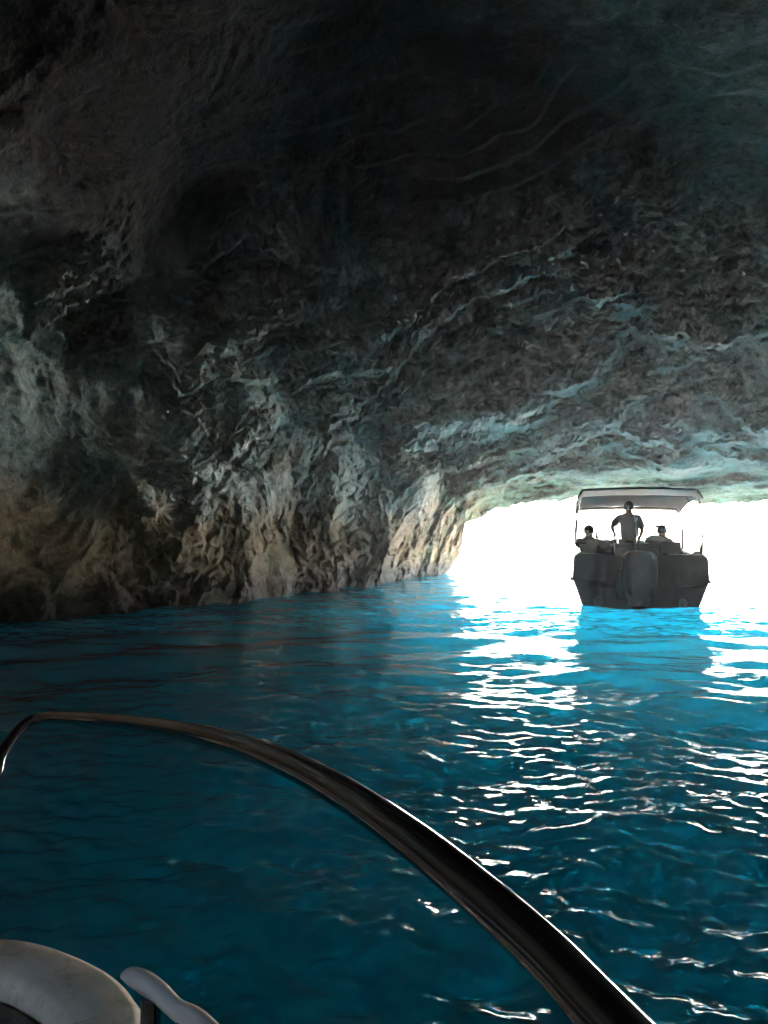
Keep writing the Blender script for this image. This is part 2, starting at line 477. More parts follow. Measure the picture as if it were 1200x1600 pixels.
# beds of rock that run with the arch of the mouth
arch_az = np.radians([-45, -30, -15, -5, 0, 5, 10, 15, 20, 30, 40]); arch_el = np.radians([3, 1, 1, 1.5, 2.5, 4, 6, 8, 9, 9.5, 8])
q = np.degrees(EL - np.interp(AZg, arch_az, arch_el)) * 0.40 + 1.3 * perlin(U * 5.0 + 31) + 0.5 * perlin(U * 17.0 + 7)
fr = q - np.floor(q)
saw = np.where(fr < 0.8, fr / 0.8, (1 - fr) / 0.2) - 0.5
P0 = CEN + U * Rg[..., None]
zamp = sstep(2.5, 4.5, P0[..., 2]) * (1 - 0.6 * sstep(6.0, 7.5, P0[..., 2]))
wright = sstep(R(-12), R(3), AZg) * (1 - sstep(R(60), R(90), AZg))
Rg += 0.6 * zamp * saw * (0.12 + 0.9 * np.clip(perlin(P0 * 0.35 + 3) + 0.2, 0, 1)) * (0.35 + 0.65 * wright)

# broken rock: noise from metres down to centimetres
P0 = CEN + U * Rg[..., None]
sub = slice(None)
def ridged(p):
    return 1 - 2 * np.abs(perlin(p))
wv = np.stack([perlin(P0 * 0.5 + 11), perlin(P0 * 0.5 + 47), perlin(P0 * 0.5 + 83)], -1)
Q = P0 + 0.7 * wv
near = (1 - 0.75 * sstep(5.0, 7.5, P0[..., 2]))
rough_low = 1 - sstep(1.5, 4.5, P0[..., 2])
rot = np.array([[0.36, 0.48, -0.80], [-0.80, 0.60, 0.0], [0.48, 0.64, 0.60]])
def facets(p, seed, cleft=0.25):
    """broken rock: every cell of a jittered lattice is a tilted plane, with clefts between"""
    rs = np.random.default_rng(seed)
    jit = rs.random((512, 3)); nrm = rs.normal(size=(512, 3)); off = rs.normal(size=512)
    sh = p.shape[:-1]; p = p.reshape(-1, 3)
    i0 = np.floor(p).astype(np.int64)
    f1 = np.full(len(p), 9.0); f2 = np.full(len(p), 9.0); hh = np.zeros(len(p))
    for dx in (-1, 0, 1):
        for dy in (-1, 0, 1):
            for dz in (-1, 0, 1):
                c = i0 + (dx, dy, dz)
                k = _perm[(_perm[(_perm[c[:, 0] & 511] + c[:, 1]) & 511] + c[:, 2]) & 511]
                v = p - (c + jit[k])
                d = (v * v).sum(1)
                val = 0.5 * off[k] + 0.55 * (v * nrm[k]).sum(1)
                nearer = d < f1
                f2 = np.where(nearer, f1, np.minimum(f2, d))
                f1 = np.where(nearer, d, f1)
                hh = np.where(nearer, val, hh)
    gap = np.clip((np.sqrt(f2) - np.sqrt(f1)) / 0.16, 0, 1)
    return ((hh + cleft) * gap - cleft).reshape(sh) if cleft else hh.reshape(sh)
rot = np.array([[0.36, 0.48, -0.80], [-0.80, 0.60, 0.0], [0.48, 0.64, 0.60]])
bed_dir = np.stack([P0[..., 0] * (0.75 - 0.4 * wright), P0[..., 1] * 0.75, P0[..., 2] * 1.25 - 0.12 * P0[..., 0]], -1) + 0.35 * wv
h = 0.55 * perlin(Q * 0.42 + 1.7) + 0.22 * perlin(Q * 0.9 + 5.1)
patch = sstep(-0.25, 0.35, perlin(P0 * 0.45 + 71))             # some rock is smooth, some broken
h += 0.15 * facets(bed_dir * 0.9 + 3.3, 1) * (0.45 + 0.55 * patch)
h += 0.085 * facets(bed_dir @ rot.T * 2.1 + 8.1, 2, 0.06) * (0.25 + 0.75 * patch) * (0.8 + 0.6 * rough_low)
h += 0.026 * facets(bed_dir @ rot * 5.0 + 1.1, 3, 0) * (0.15 + 0.85 * patch) * (0.8 + 0.9 * rough_low)
Qs = np.stack([Q[..., 0] * (1 - 0.68 * wright), Q[..., 1], Q[..., 2] * (1 + 0.5 * wright) - 0.25 * wright * Q[..., 0]], -1)
h += (0.05 + 0.05 * patch) * perlin(Qs * 2.3 + 2.2) + (0.022 + 0.025 * patch) * perlin(Qs * 6.0 + 4.4) + (0.012 + 0.016 * patch) * perlin(Qs * 14.0 + 6.6)
# thin beds seen edge-on near the mouth
S_ = np.stack([P0[..., 0] * 0.5, P0[..., 1] * 0.35, P0[..., 2] * 3.2], -1) + 0.5 * wv
h += zamp * (0.10 * perlin(S_ * 0.9 + 17) + 0.07 * perlin(S_ * 2.1 + 27))
hbig = 0.55 * perlin(Q * 0.42 + 1.7)
calm = 1 - 0.8 * wright * (1 - TM) * (1 - sstep(22.0, 26.0, P0[..., 1])) * sstep(2.5, 4.0, P0[..., 2])      # smooth hanging faces between the ledges
h = hbig + (h - hbig) * calm + 0.55 * LAMN
jamb = np.exp(-((AZg - lip_az[4]) / R(2.6)) ** 2)
h = h * (1 - 0.5 * jamb) + jamb * (0.13 * perlin(P0 * 1.6 + 3) + 0.07 * perlin(P0 * 3.6 + 8) + 0.04 * perlin(P0 * 8.0 + 5))
h *= (0.55 + 0.45 * near) * (1 + 0.8 * sstep(19.0, 25.0, P0[..., 1]))
att = np.ones_like(h)
att[:40] = np.where(mouth[None, :] > 0.5, (0.6 + 0.4 * np.linspace(0, 1, 40))[:, None], 1.0)
Rg = Rg - h * att * np.clip(Rg / 14, 0.6, 1.4)
P = CEN + U * Rg[..., None]
tang = np.stack([perlin(Q * 2.6 + 13), perlin(Q * 2.6 + 53), perlin(Q * 2.6 + 93)], -1) * 0.06 + np.stack([perlin(Q * 6 + 23), perlin(Q * 6 + 63), perlin(Q * 6 + 3)], -1) * 0.03
P = P + tang * (att * near * calm)[..., None]
P[-1] = P[-1].mean(0)

# below the waterline the wall runs on down to the sea bed; over the mouth the lip rolls out into the cliff
edge = P[0]
out_dir = unit(AZ, np.zeros(m_az))
skirt = []
SEABED = -7.0
for k, (o_, z_) in enumerate([(0.25, -0.05), (0.7, 0.0), (1.3, 0.25), (2.0, 0.9), (2.6, 2.2), (3.2, 5.0), (4.5, 12.0), (8.0, 30.0)]):
    t = (k + 1) / 8
    down = edge + out_dir * 0.4 * t
    down[:, 2] = edge[:, 2] * (1 - t) + (SEABED - 0.5) * t
    up = edge + out_dir * o_ + 0.18 * np.stack([perlin(edge * 1.3 + k), perlin(edge * 1.3 + 30 + k), perlin(edge * 1.3 + 60 + k)], -1)
    up[:, 2] += z_
    skirt.append(down * (1 - mouth[:, None]) + up * mouth[:, None])
P = np.concatenate([np.array(skirt[::-1]), P])
me = grid_mesh('cave_rock', P, wrap=True)
# unseen second opening, assumed in the back wall to light the deck and stern
bmc = np.empty(len(me.polygons) * 3); me.polygons.foreach_get('center', bmc); bmc = bmc.reshape(-1, 3)
faz, fel, _ = to_dir(bmc)
back = np.abs(((faz - R(207) + math.pi) % (2 * math.pi)) - math.pi)
gap = (back / R(BACK_W)) ** 2 + ((fel - R(17)) / R(BACK_H)) ** 2 < 1 + 0.3 * perlin(bmc * 0.8)
if gap.any():
    bm = bmesh.new(); bm.from_mesh(me); bm.faces.ensure_lookup_table()
    bmesh.ops.delete(bm, geom=[bm.faces[int(i)] for i in np.nonzero(gap)[0]], context='FACES')
    bm.to_mesh(me); bm.free()
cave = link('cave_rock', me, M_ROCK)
tag(cave, 'dark ridged limestone walls and ceiling of the sea cave', kind='structure')

# ------------------------------------------------------------------ sea
def build_sea():
    fp, H = 790.0, EYE[2]
    yy = np.concatenate([np.linspace(860, 90, 760), np.linspace(89.5, 14, 300), np.geomspace(13.5, 0.15, 60)])      # rows ~ one pixel apart
    rad = np.concatenate([[0.05, 0.3, 0.6, 0.9], fp * H / yy])
    azd = np.linspace(R(-30), R(30), 560)
    azr = np.linspace(R(30), R(330), 150)[1:-1]
    az = np.concatenate([azd, azr])
    RR, AA = np.meshgrid(rad, az, indexing='ij')
    X = RR * np.sin(AA); Y = RR * np.cos(AA)
    dr = np.gradient(rad)[:, None] * np.ones_like(AA)
    Z = np.zeros_like(X); DX = np.zeros_like(X); DY = np.zeros_like(X)
    r2 = np.random.default_rng(5)
    nw = 100
    lam = np.geomspace(0.065, 2.6, nw)
    for k in range(nw):
        L = lam[k] * r2.uniform(0.93, 1.07)
        th = r2.normal(-0.15, 0.85)                    # swell runs in through the mouth
        kx, ky = math.sin(th) * 2 * math.pi / L, -math.cos(th) * 2 * math.pi / L
        slope = 0.038 if L < 0.28 else (0.019 if L < 0.6 else (0.012 if L <= 1.2 else 0.015))
        a = slope * L / (2 * math.pi) * 1.0
        ph = kx * X + ky * Y + r2.uniform(0, 2 * math.pi)
        att = np.clip(1.6 - 4.2 * dr / L, 0, 1)
        # patchy groups of ripples
        g = 0.35 + 1.3 * np.clip(0.5 + 0.5 * np.sin(0.9 * X * r2.uniform(.3, 1) + r2.uniform(0, 6)) * np.sin(0.7 * Y * r2.uniform(.3, 1) + r2.uniform(0, 6)), 0, 1)
        s, c = np.sin(ph), np.cos(ph)
        Z += a * att * g * s
        DX -= 0.35 * a * att * g * c * kx * L / (2 * math.pi)
        DY -= 0.35 * a * att * g * c * ky * L / (2 * math.pi)
    Pw = np.stack([X + DX, Y + DY, Z], -1)
    Pw[0, :, 2] = Pw[0, :, 2].mean()
    return grid_mesh('water', Pw, wrap=True)
sea = link('water', build_sea(), M_WATER)
tag(sea, 'rippled turquoise sea water filling the cave', kind='structure')

def build_bed():
    n = 60
    xs = np.sign(np.linspace(-1, 1, n)) * np.abs(np.linspace(-1, 1, n)) ** 2 * 260
    X, Y = np.meshgrid(xs, xs + 30, indexing='ij')
    Z = SEABED + 0.5 * perlin(np.stack([X * 0.08, Y * 0.08, X * 0], -1))
    return grid_mesh('sea_bed', np.stack([X, Y, Z], -1))
bed = link('sea_bed', build_bed(), M_SAND)
tag(bed, 'pale sandy sea bed under the water', kind='structure')

#BOATS-START
# ------------------------------------------------------------------ mesh helpers for the boats and people
def catmull(pts, n=8):
    pts = [np.asarray(p, float) for p in pts]
    if len(pts) < 3:
        return [pts[0] + (pts[-1] - pts[0]) * t for t in np.linspace(0, 1, n)]
    Pp = [2 * pts[0] - pts[1]] + pts + [2 * pts[-1] - pts[-2]]
    out = []
    for i in range(1, len(Pp) - 2):
        p0, p1, p2, p3 = Pp[i - 1:i + 3]
        for t in np.linspace(0, 1, n, endpoint=False):
            out.append(0.5 * ((2 * p1) + (-p0 + p2) * t + (2 * p0 - 5 * p1 + 4 * p2 - p3) * t ** 2 + (-p0 + 3 * p1 - 3 * p2 + p3) * t ** 3))
    out.append(pts[-1])
    return out

def sweep(bm, pts, rad, seg=10, smooth_path=True, n=8, flat=1.0):
    """tube through pts (radius may be given per point as a 4th coordinate)"""
    if not hasattr(rad, '__len__'):
        rad = [rad] * len(pts)
    q = [np.append(np.asarray(p, float)[:3], r) for p, r in zip(pts, rad)]
    if smooth_path:
        q = catmull(q, n)
    c = [Vector(p[:3]) for p in q]; r = [p[3] for p in q]
    rings = []
    up = None
    for i, p in enumerate(c):
        t = (c[min(i + 1, len(c) - 1)] - c[max(i - 1, 0)]).normalized()
        if up is None:
            up = t.cross(Vector((0, 0, 1)) if abs(t.z) < 0.9 else Vector((1, 0, 0))).normalized()
        up = (up - t * up.dot(t)).normalized()
        b = t.cross(up)
        rings.append([bm.verts.new(p + (up * math.cos(a) + b * math.sin(a) * flat) * r[i]) for a in [2 * math.pi * k / seg for k in range(seg)]])
    for a, b in zip(rings, rings[1:]):
        for k in range(seg):
            bm.faces.new((a[k], a[(k + 1) % seg], b[(k + 1) % seg], b[k]))
    bm.faces.new(rings[0][::-1]); bm.faces.new(rings[-1])
    return bm

def loft(bm, rings, closed=True, caps=True):
    vr = [[bm.verts.new(Vector(p)) for p in ring] for ring in rings]
    n = len(vr[0])
    for a, b in zip(vr, vr[1:]):
        for k in range(n if closed else n - 1):
            bm.faces.new((a[k], a[(k + 1) % n], b[(k + 1) % n], b[k]))
    if caps and closed:
        bm.faces.new(vr[0][::-1]); bm.faces.new(vr[-1])
    return bm

def box(bm, c, s, bev=0.02, seg=2, rot=None):
    r = bmesh.ops.create_cube(bm, size=1.0)
    vs = r['verts']
    for v in vs:
        v.co = Vector((v.co.x * s[0], v.co.y * s[1], v.co.z * s[2]))
        if rot is not None:
            v.co = rot @ v.co
        v.co += Vector(c)
    if bev:
        es = list({e for v in vs for e in v.link_edges})
        bmesh.ops.bevel(bm, geom=es, offset=bev, segments=seg, affect='EDGES', profile=0.6)
    return bm

def ball(bm, c, r, sc=(1, 1, 1), sub=2):
    g = bmesh.ops.create_icosphere(bm, subdivisions=sub, radius=r)
    for v in g['verts']:
        v.co = Vector((v.co.x * sc[0], v.co.y * sc[1], v.co.z * sc[2])) + Vector(c)
    return bm

def done(name, bm, mats, parent=None, smooth=True, angle=40):
    bmesh.ops.recalc_face_normals(bm, faces=bm.faces)
    me = bpy.data.meshes.new(name)
    bm.to_mesh(me); bm.free()
    if smooth:
        me.polygons.foreach_set('use_smooth', np.ones(len(me.polygons), dtype=bool))
        me.set_sharp_from_angle(angle=R(angle))
    return link(name, me, mats, parent)

def tube(name, pts, rad, mat, parent, **k):
    return done(name, sweep(bmesh.new(), pts, rad, **k), mat, parent)

M_HULL = simple('charcoal_gelcoat', (0.055, 0.040, 0.058), 0.4, var=0.2, coat=0.3, scale=2.5)
M_STEEL = simple('polished_steel', (0.21, 0.21, 0.22), 0.07, 1.0, var=0.06, scale=20)
M_WHITE = simple('white_gelcoat', (0.72, 0.71, 0.68), 0.3, var=0.06)
M_COWL = simple('grey_cowl_paint', (0.26, 0.24, 0.27), 0.5, var=0.15)
M_DARKTRIM = simple('dark_trim', (0.03, 0.03, 0.035), 0.45)
M_CANVAS = simple('beige_canvas', (0.74, 0.70, 0.67), 0.9, var=0.08, scale=14, bump=0.3, bscale=300)
_nt = M_CANVAS.node_tree                                  # cloth lets some daylight through
_o = [n for n in _nt.nodes if n.type == 'OUTPUT_MATERIAL'][0]; _p = [n for n in _nt.nodes if n.type == 'BSDF_PRINCIPLED'][0]
_t = N(_nt, 'ShaderNodeBsdfTranslucent'); _t.inputs[0].default_value = (0.78, 0.73, 0.68, 1)
_m = N(_nt, 'ShaderNodeMixShader'); _m.inputs[0].default_value = 0.5
_nt.links.new(_p.outputs[0], _m.inputs[1]); _nt.links.new(_t.outputs[0], _m.inputs[2]); _nt.links.new(_m.outputs[0], _o.inputs[0])
M_HEM = simple('cream_hem', (0.72, 0.66, 0.42), 0.9)
M_VINYL = simple('grey_vinyl', (0.16, 0.15, 0.17), 0.5, var=0.1, bump=0.15)
M_SKIN = simple('skin', (0.48, 0.30, 0.21), 0.55, var=0.1, scale=12)
M_HAIR = simple('dark_hair', (0.035, 0.026, 0.02), 0.7, var=0.4, scale=30, bump=0.5)
M_SHIRT = simple('grey_shirt', (0.33, 0.31, 0.30), 0.9, var=0.12, bump=0.3, bscale=30)
M_DARKTOP = simple('dark_top', (0.10, 0.10, 0.12), 0.9, var=0.15, bump=0.3, bscale=30)
M_PALETOP = simple('pale_top', (0.48, 0.44, 0.42), 0.9, var=0.1, bump=0.3, bscale=30)
M_TROUSER = simple('dark_trousers', (0.06, 0.06, 0.07), 0.9, var=0.2, bump=0.3, bscale=30)
M_TOWEL = simple('white_towel', (0.72, 0.70, 0.67), 0.95, var=0.1, scale=18, bump=0.6, bscale=120)
M_STRAW = simple('tan_cap', (0.40, 0.33, 0.25), 0.9, var=0.15, scale=40, bump=0.3)
M_EYE = simple('eye', (0.05, 0.04, 0.035), 0.2)

# ------------------------------------------------------------------ the boat ahead
HEAD = R(13.0)
FB = empty('motorboat', (4.87, 14.8, 0.0), -HEAD)
tag(FB, 'dark hulled motorboat with beige canopy and grey outboard, heading out through the cave mouth', 'motorboat')
FB.rotation_euler = (0, R(0.6), -HEAD)
FB.scale = (0.97, 1, 1)

def hull_section(y, sheer, knuck, chine, zs, zk, keel):
    half = [(sheer - 0.05, zs), (sheer, zs - 0.03), (sheer + 0.35 * (knuck - sheer), zs - 0.22), (knuck, zk), (knuck - 0.03, zk - 0.04),
            (chine + 0.3 * (knuck - chine), zk * 0.45), (chine, 0.02), (chine * 0.92, -0.06), (0.0, keel)]
    right = [(x, y, z) for x, z in half]
    left = [(-x, y, z) for x, z in half[-2::-1]]
    # gunwale, inner wall and cockpit sole close the loop
    gi = max(sheer - 0.24, 0.004); si = max(sheer - 0.30, 0.003)
    inner = [(-gi, y, zs), (-si, y, 0.30), (si, y, 0.30), (gi, y, zs)]
    return right + left + inner
st = [(0.0, 1.20, 1.285, 1.10, 1.00, 0.50, -0.30), (0.5, 1.22, 1.30, 1.11, 1.00, 0.50, -0.34), (1.2, 1.24, 1.33, 1.12, 1.00, 0.51, -0.38), (2.5, 1.23, 1.31, 1.05, 1.05, 0.54, -0.42),
      (3.6, 1.12, 1.16, 0.85, 1.12, 0.60, -0.42), (4.6, 0.84, 0.84, 0.52, 1.20, 0.68, -0.36), (5.4, 0.46, 0.42, 0.2, 1.27, 0.78, -0.2), (6.0, 0.06, 0.05, 0.02, 1.32, 0.9, 0.0)]
hull = done('hull', loft(bmesh.new(), [hull_section(*s_) for s_ in st]), M_HULL, FB, angle=25)

# transom: a solid panel with rounded upper corners
bm = bmesh.new()
out_r = [(1.095, 0.02), (1.27, 0.48), (1.282, 0.52), (1.262, 0.83), (1.24, 0.92), (1.18, 0.975), (1.08, 0.988), (0.55, 0.99), (0.42, 0.95), (0.25, 0.93), (0.0, 0.93)]
outl = [(0.0, -0.28)] + out_r + [(-x, z) for x, z in out_r[-2::-1]]
loft(bm, [[(x, -0.06, z) for x, z in outl], [(x, 0.03, z) for x, z in outl]])
bmesh.ops.bevel(bm, geom=[e for e in bm.edges if abs(e.verts[0].co.y - e.verts[1].co.y) < 1e-4 and e.verts[0].co.y < 0], offset=0.012, segments=2, affect='EDGES')
transom = done('transom', bm, M_HULL, FB, angle=30)
for sx in (-1, 1):
    bm = bmesh.new()
    g = bmesh.ops.create_cone(bm, segments=24, radius1=0.075, radius2=0.075, depth=0.03, cap_ends=False)
    bm.free()
    ring = [(sx * 0.79 + 0.075 * math.cos(a), -0.068, 0.085 + 0.075 * math.sin(a)) for a in np.linspace(0, 2 * math.pi, 25)]
    tube('drain_ring', ring, 0.009, M_COWL, transom, smooth_path=False, seg=6)
    tube('trim_strip', [(sx * 1.20, -0.066, 0.50 if sx < 0 else 0.42), (sx * 0.68, -0.066, 0.46 if sx < 0 else 0.42)], 0.007, M_COWL, transom, smooth_path=False, seg=6)

for sx in (-1, 1):
    tube('rub_rail', [(sx * (s_[2] + 0.012), s_[0], s_[5] - 0.01) for s_ in st], 0.032, M_DARKTRIM, FB, seg=8)
    tube('gunwale_cap', [(sx * (s_[1] - 0.12), s_[0] + (0.01 if i == 0 else 0), s_[4] + 0.012) for i, s_ in enumerate(st[:-1])], 0.055, M_WHITE, FB, seg=10, flat=0.35)
    # bright moulding on the top edge of the transom
    tube('transom_cap', [(sx * 0.52, -0.02, 1.000), (sx * 0.8, -0.02, 0.998), (sx * 1.07, -0.02, 0.998), (sx * 1.18, -0.02, 0.985), (sx * 1.25, -0.02, 0.92), (sx * 1.272, -0.02, 0.82)],
         [0.012, 0.014, 0.014, 0.014, 0.013, 0.007], M_WHITE, FB, seg=8)

# outboard motor
def sup(z, hw, hd, y0, n=28, p=3.2):
    out = []
    for k in range(n):
        a = 2 * math.pi * k / n
        c, s_ = math.cos(a), math.sin(a)
        out.append((math.copysign(abs(c) ** (2 / p), c) * hw - 0.055, y0 + math.copysign(abs(s_) ** (2 / p), s_) * hd, z))
    return out
prof = [(0.06, 0.185, 0.20, -0.50), (0.16, 0.215, 0.24, -0.51), (0.30, 0.255, 0.28, -0.53), (0.46, 0.295, 0.31, -0.55), (0.62, 0.315, 0.33, -0.56), (0.78, 0.318, 0.33, -0.56),
        (0.90, 0.310, 0.32, -0.555), (0.98, 0.285, 0.295, -0.545), (1.035, 0.235, 0.25, -0.53), (1.06, 0.17, 0.18, -0.52), (1.07, 0.06, 0.07, -0.51)]
motor = done('outboard_motor', loft(bmesh.new(), [sup(*p_) for p_ in prof]), M_COWL, FB, angle=60)
done('motor_leg', loft(bmesh.new(), [sup(-0.5, 0.05, 0.16, -0.45), sup(-0.1, 0.09, 0.17, -0.46), sup(0.055, 0.15, 0.18, -0.49)]), M_DARKTRIM, motor)
bm = bmesh.new(); box(bm, (-0.36, -0.2, 0.42), (0.16, 0.26, 0.52), 0.03); box(bm, (0.0, -0.16, 0.72), (0.34, 0.2, 0.3), 0.03)
done('mounting_bracket', bm, M_DARKTRIM, motor)
for sx in (-1, 1):
    tube('cowl_stripe', [(-0.055 + sx * 0.285, -0.80, 0.88), (-0.055 + sx * 0.272, -0.80, 0.955), (-0.055 + sx * 0.225, -0.765, 1.015), (-0.055 + sx * 0.15, -0.715, 1.045)], [0.008, 0.013, 0.013, 0.006], M_WHITE, motor, seg=8)
    bm = bmesh.new()
    box(bm, (-0.055 + sx * 0.20, -0.845, 0.315), (0.075, 0.012, 0.085), 0.004, 1, Matrix.Rotation(sx * 0.6, 3, 'Y'))
    box(bm, (-0.055 + sx * 0.185, -0.842, 0.272), (0.05, 0.012, 0.035), 0.004, 1, Matrix.Rotation(-sx * 0.5, 3, 'Y'))
    done('cowl_badge', bm, M_DARKTRIM, motor)
bm = bmesh.new()
for z_, w_, h_ in ((0.665, 0.05, 0.045), (0.625, 0.018, 0.05), (0.585, 0.03, 0.04), (0.55, 0.02, 0.04), (0.525, 0.028, 0.016)):
    box(bm, (-0.045, -0.892, z_), (w_, 0.008, h_), 0.002, 1)
done('cowl_emblem', bm, simple('pale_emblem', (0.42, 0.41, 0.42), 0.5), motor)
bm = bmesh.new(); box(bm, (-0.05, -0.79, 0.13), (0.05, 0.012, 0.06), 0.004, 1)
done('cowl_latch', bm, M_DARKTRIM, motor)

# canopy: three bows, cloth, rear skirt, hem
def bow(y, zt, hw=1.19, drop=0.17, n=25):
    out = []
    for t in np.linspace(-1, 1, n):
        a = abs(t)
        x = hw * math.copysign(1 - (1 - a) ** 1.0, t)
        z = zt - 0.04 * a * a - drop * max(0, (a - 0.9) / 0.1) ** 2.0
        out.append((x * (1 if a < 0.86 else 1 - 0.0 * a), y, z))
    return out
ys = np.linspace(0.15, 3.05, 22)
rows = []
for y in ys:
    f = (y - 0.15) / 2.9
    zt = 2.27 + 0.05 * math.sin(math.pi * f * 0.8) - 0.26 * f ** 2.0 - 0.018 * abs(math.sin(math.pi * f * 2)) 
    rows.append(bow(y, zt, 1.19, 0.17 - 0.06 * f))
P_ = np.array(rows)
P_[..., 2] += 0.010 * perlin(P_ * np.array([3.0, 1.2, 0]) + 2)
canopy = link('canopy', grid_mesh('canopy', P_), M_CANVAS, FB)
so = canopy.modifiers.new('thickness', 'SOLIDIFY'); so.thickness = 0.008
# rear skirt (hangs below the rear bow) and front hem
sk = np.array([[(x, 0.14 - 0.01 * k, z - 0.045 * k) for x, y, z in bow(0.15, 2.265, 1.185)] for k in range(4)])
o = link('rear_skirt', grid_mesh('rear_skirt', sk), M_CANVAS, canopy); fh = np.array([[(x, 3.06, z - 0.02 * k - 0.01) for x, y, z in rows[-1]] for k in range(4)])
o = link('front_hem', grid_mesh('front_hem', fh), M_HEM, canopy); o.modifiers.new('thickness', 'SOLIDIFY').thickness = 0.006
for y_, z_, foot, name in ((0.15, 2.255, 0.12, 'rear'), (1.6, 2.235, 1.5, 'mid'), (3.03, 2.02, 1.5, 'front')):
    top = bow(y_, z_, 1.20)
    if name == 'rear':
        pts = [(-1.22, foot, 1.0), (-1.215, foot, 1.6)] + top[1:-1] + [(1.20, foot, 1.6), (1.17, foot, 1.0)]
    elif name == 'front':
        pts = [(-1.2, foot, 1.06), (-1.2, 0.5 * (foot + y_), 1.5)] + top[1:-1] + [(1.2, 0.5 * (foot + y_), 1.5), (1.2, foot, 1.06)]
    else:
        pts = top
    tube('canopy_bow', pts, 0.014, M_STEEL, FB, smooth_path=False, seg=8)
    if name == 'rear':
        tube('canopy_piping', [(x, y_ - 0.012, z + 0.02) for x, y, z in top], 0.014, M_DARKTRIM, canopy, smooth_path=False, seg=6)
        tube('canopy_piping', [(x, y_ - 0.035, z - 0.135) for x, y, z in top[2:-2]], 0.007, M_DARKTRIM, canopy, smooth_path=False, seg=6)
for sx in (-1, 1):
    tube('canopy_strut', [(sx * 1.19, 0.13, 1.66), (sx * 1.2, 1.5, 1.08)], 0.010, M_DARKTRIM, FB, smooth_path=False, seg=8)
    tube('canopy_strap', [(sx * 1.17, 0.2, 2.1), (sx * 1.19, 0.5, 1.04)], 0.007, M_DARKTRIM, FB, smooth_path=False, seg=6)

# seats and console
bm = bmesh.new(); box(bm, (0.10, 1.70, 0.72), (0.94, 0.34, 0.84), 0.05, 3); box(bm, (0.10, 1.68, 1.14), (0.95, 0.22, 0.12), 0.05, 3)
helm_seat = done('helm_seat', bm, M_VINYL, FB)
bm = bmesh.new(); box(bm, (0.10, 1.54, 1.12), (0.012, 0.012, 0.16), 0.004, 1)
done('seat_seam', bm, M_DARKTRIM, helm_seat)
bm = bmesh.new(); box(bm, (0.80, 1.72, 0.92), (0.44, 0.16, 0.64), 0.05, 3); box(bm, (0.80, 2.05, 0.60), (0.46, 0.60, 0.14), 0.05, 3)
done('passenger_seat', bm, M_VINYL, FB)
bm = bmesh.new(); box(bm, (-0.86, 1.15, 0.48), (0.62, 0.56, 0.34), 0.05, 3)
done('side_bench', bm, M_VINYL, FB)
bm = bmesh.new(); box(bm, (0.48, 2.95, 0.72), (1.44, 0.5, 0.84), 0.08, 3)
console = done('console', bm, M_WHITE, FB)
wheel = done('steering_wheel', sweep(bmesh.new(), [(-0.12 + 0.19 * math.cos(a), 2.60 + 0.07 * math.sin(a), 1.30 + 0.175 * math.sin(a)) for a in np.linspace(0, 2 * math.pi, 25)], 0.014, smooth_path=False), M_DARKTRIM, console)
bm = bmesh.new(); sweep(bm, [(-0.12, 2.74, 1.10), (-0.12, 2.60, 1.30)], 0.02, smooth_path=False)
for a in (0.5, 2.6, 4.7):
    sweep(bm, [(-0.12, 2.605, 1.30), (-0.12 + 0.19 * math.cos(a), 2.60 + 0.07 * math.sin(a), 1.30 + 0.175 * math.sin(a))], 0.009, smooth_path=False, seg=6)
done('wheel_spoke', bm, M_STEEL, wheel)
ws = tube('windscreen_frame', [(-0.29, 2.80, 1.10), (-0.29, 2.86, 1.57), (-0.26, 2.87, 1.605), (1.19, 2.87, 1.60), (1.22, 2.86, 1.56), (1.22, 2.80, 1.05)], 0.016, M_STEEL, FB, smooth_path=False, seg=8)
tube('windscreen_post', [(-0.24, 2.80, 1.10), (-0.24, 2.86, 1.60)], 0.012, M_STEEL, ws, smooth_path=False, seg=8)
bm = bmesh.new(); box(bm, (1.215, 2.82, 1.30), (0.05, 0.05, 0.44), 0.01, 1)
done('windscreen_bracket', bm, M_DARKTRIM, ws)
gp = tube('grab_pole', [(0.045, 1.42, 0.45), (0.045, 1.42, 1.72), (0.06, 1.42, 1.76), (0.085, 1.42, 1.76), (0.10, 1.42, 1.72), (0.10, 1.42, 0.45)], 0.017, M_STEEL, FB, smooth_path=False, seg=10)
tube('stern_rail', [(-1.16, 0.42, 1.0), (-1.16, 0.44, 1.16), (-1.13, 0.46, 1.19), (-1.0, 0.5, 1.195)], 0.009, M_STEEL, FB, seg=8)
tube('boarding_hoop', [(-0.50, 0.45, 1.0), (-0.485, 0.47, 1.2), (-0.51, 0.5, 1.33), (-0.57, 0.52, 1.385), (-0.62, 0.52, 1.36), (-0.65, 0.52, 1.29)], 0.008, M_STEEL, FB, seg=8)
bm = bmesh.new(); sweep(bm, [(-0.40, 1.5, 1.02), (-0.42, 1.5, 1.12)], 0.02, smooth_path=False); ball(bm, (-0.43, 1.5, 1.14), 0.035)
done('throttle_lever', bm, M_DARKTRIM, FB)
bm = bmesh.new(); box(bm, (0.21, 1.66, 1.235), (0.075, 0.05, 0.05), 0.008, 1)
done('switch_box', bm, M_WHITE, FB)
tube('stern_rail', [(0.98, 0.5, 1.0), (1.0, 0.46, 1.07), (1.08, 0.4, 1.105), (1.16, 0.32, 1.10)], 0.010, M_STEEL, FB, seg=8)
bm = bmesh.new(); sweep(bm, [(1.205, 0.25, 0.98), (1.20, 0.25, 1.33)], 0.012, smooth_path=False, seg=8); ball(bm, (1.20, 0.25, 1.35), 0.03)
done('stern_light', bm, M_DARKTRIM, FB)
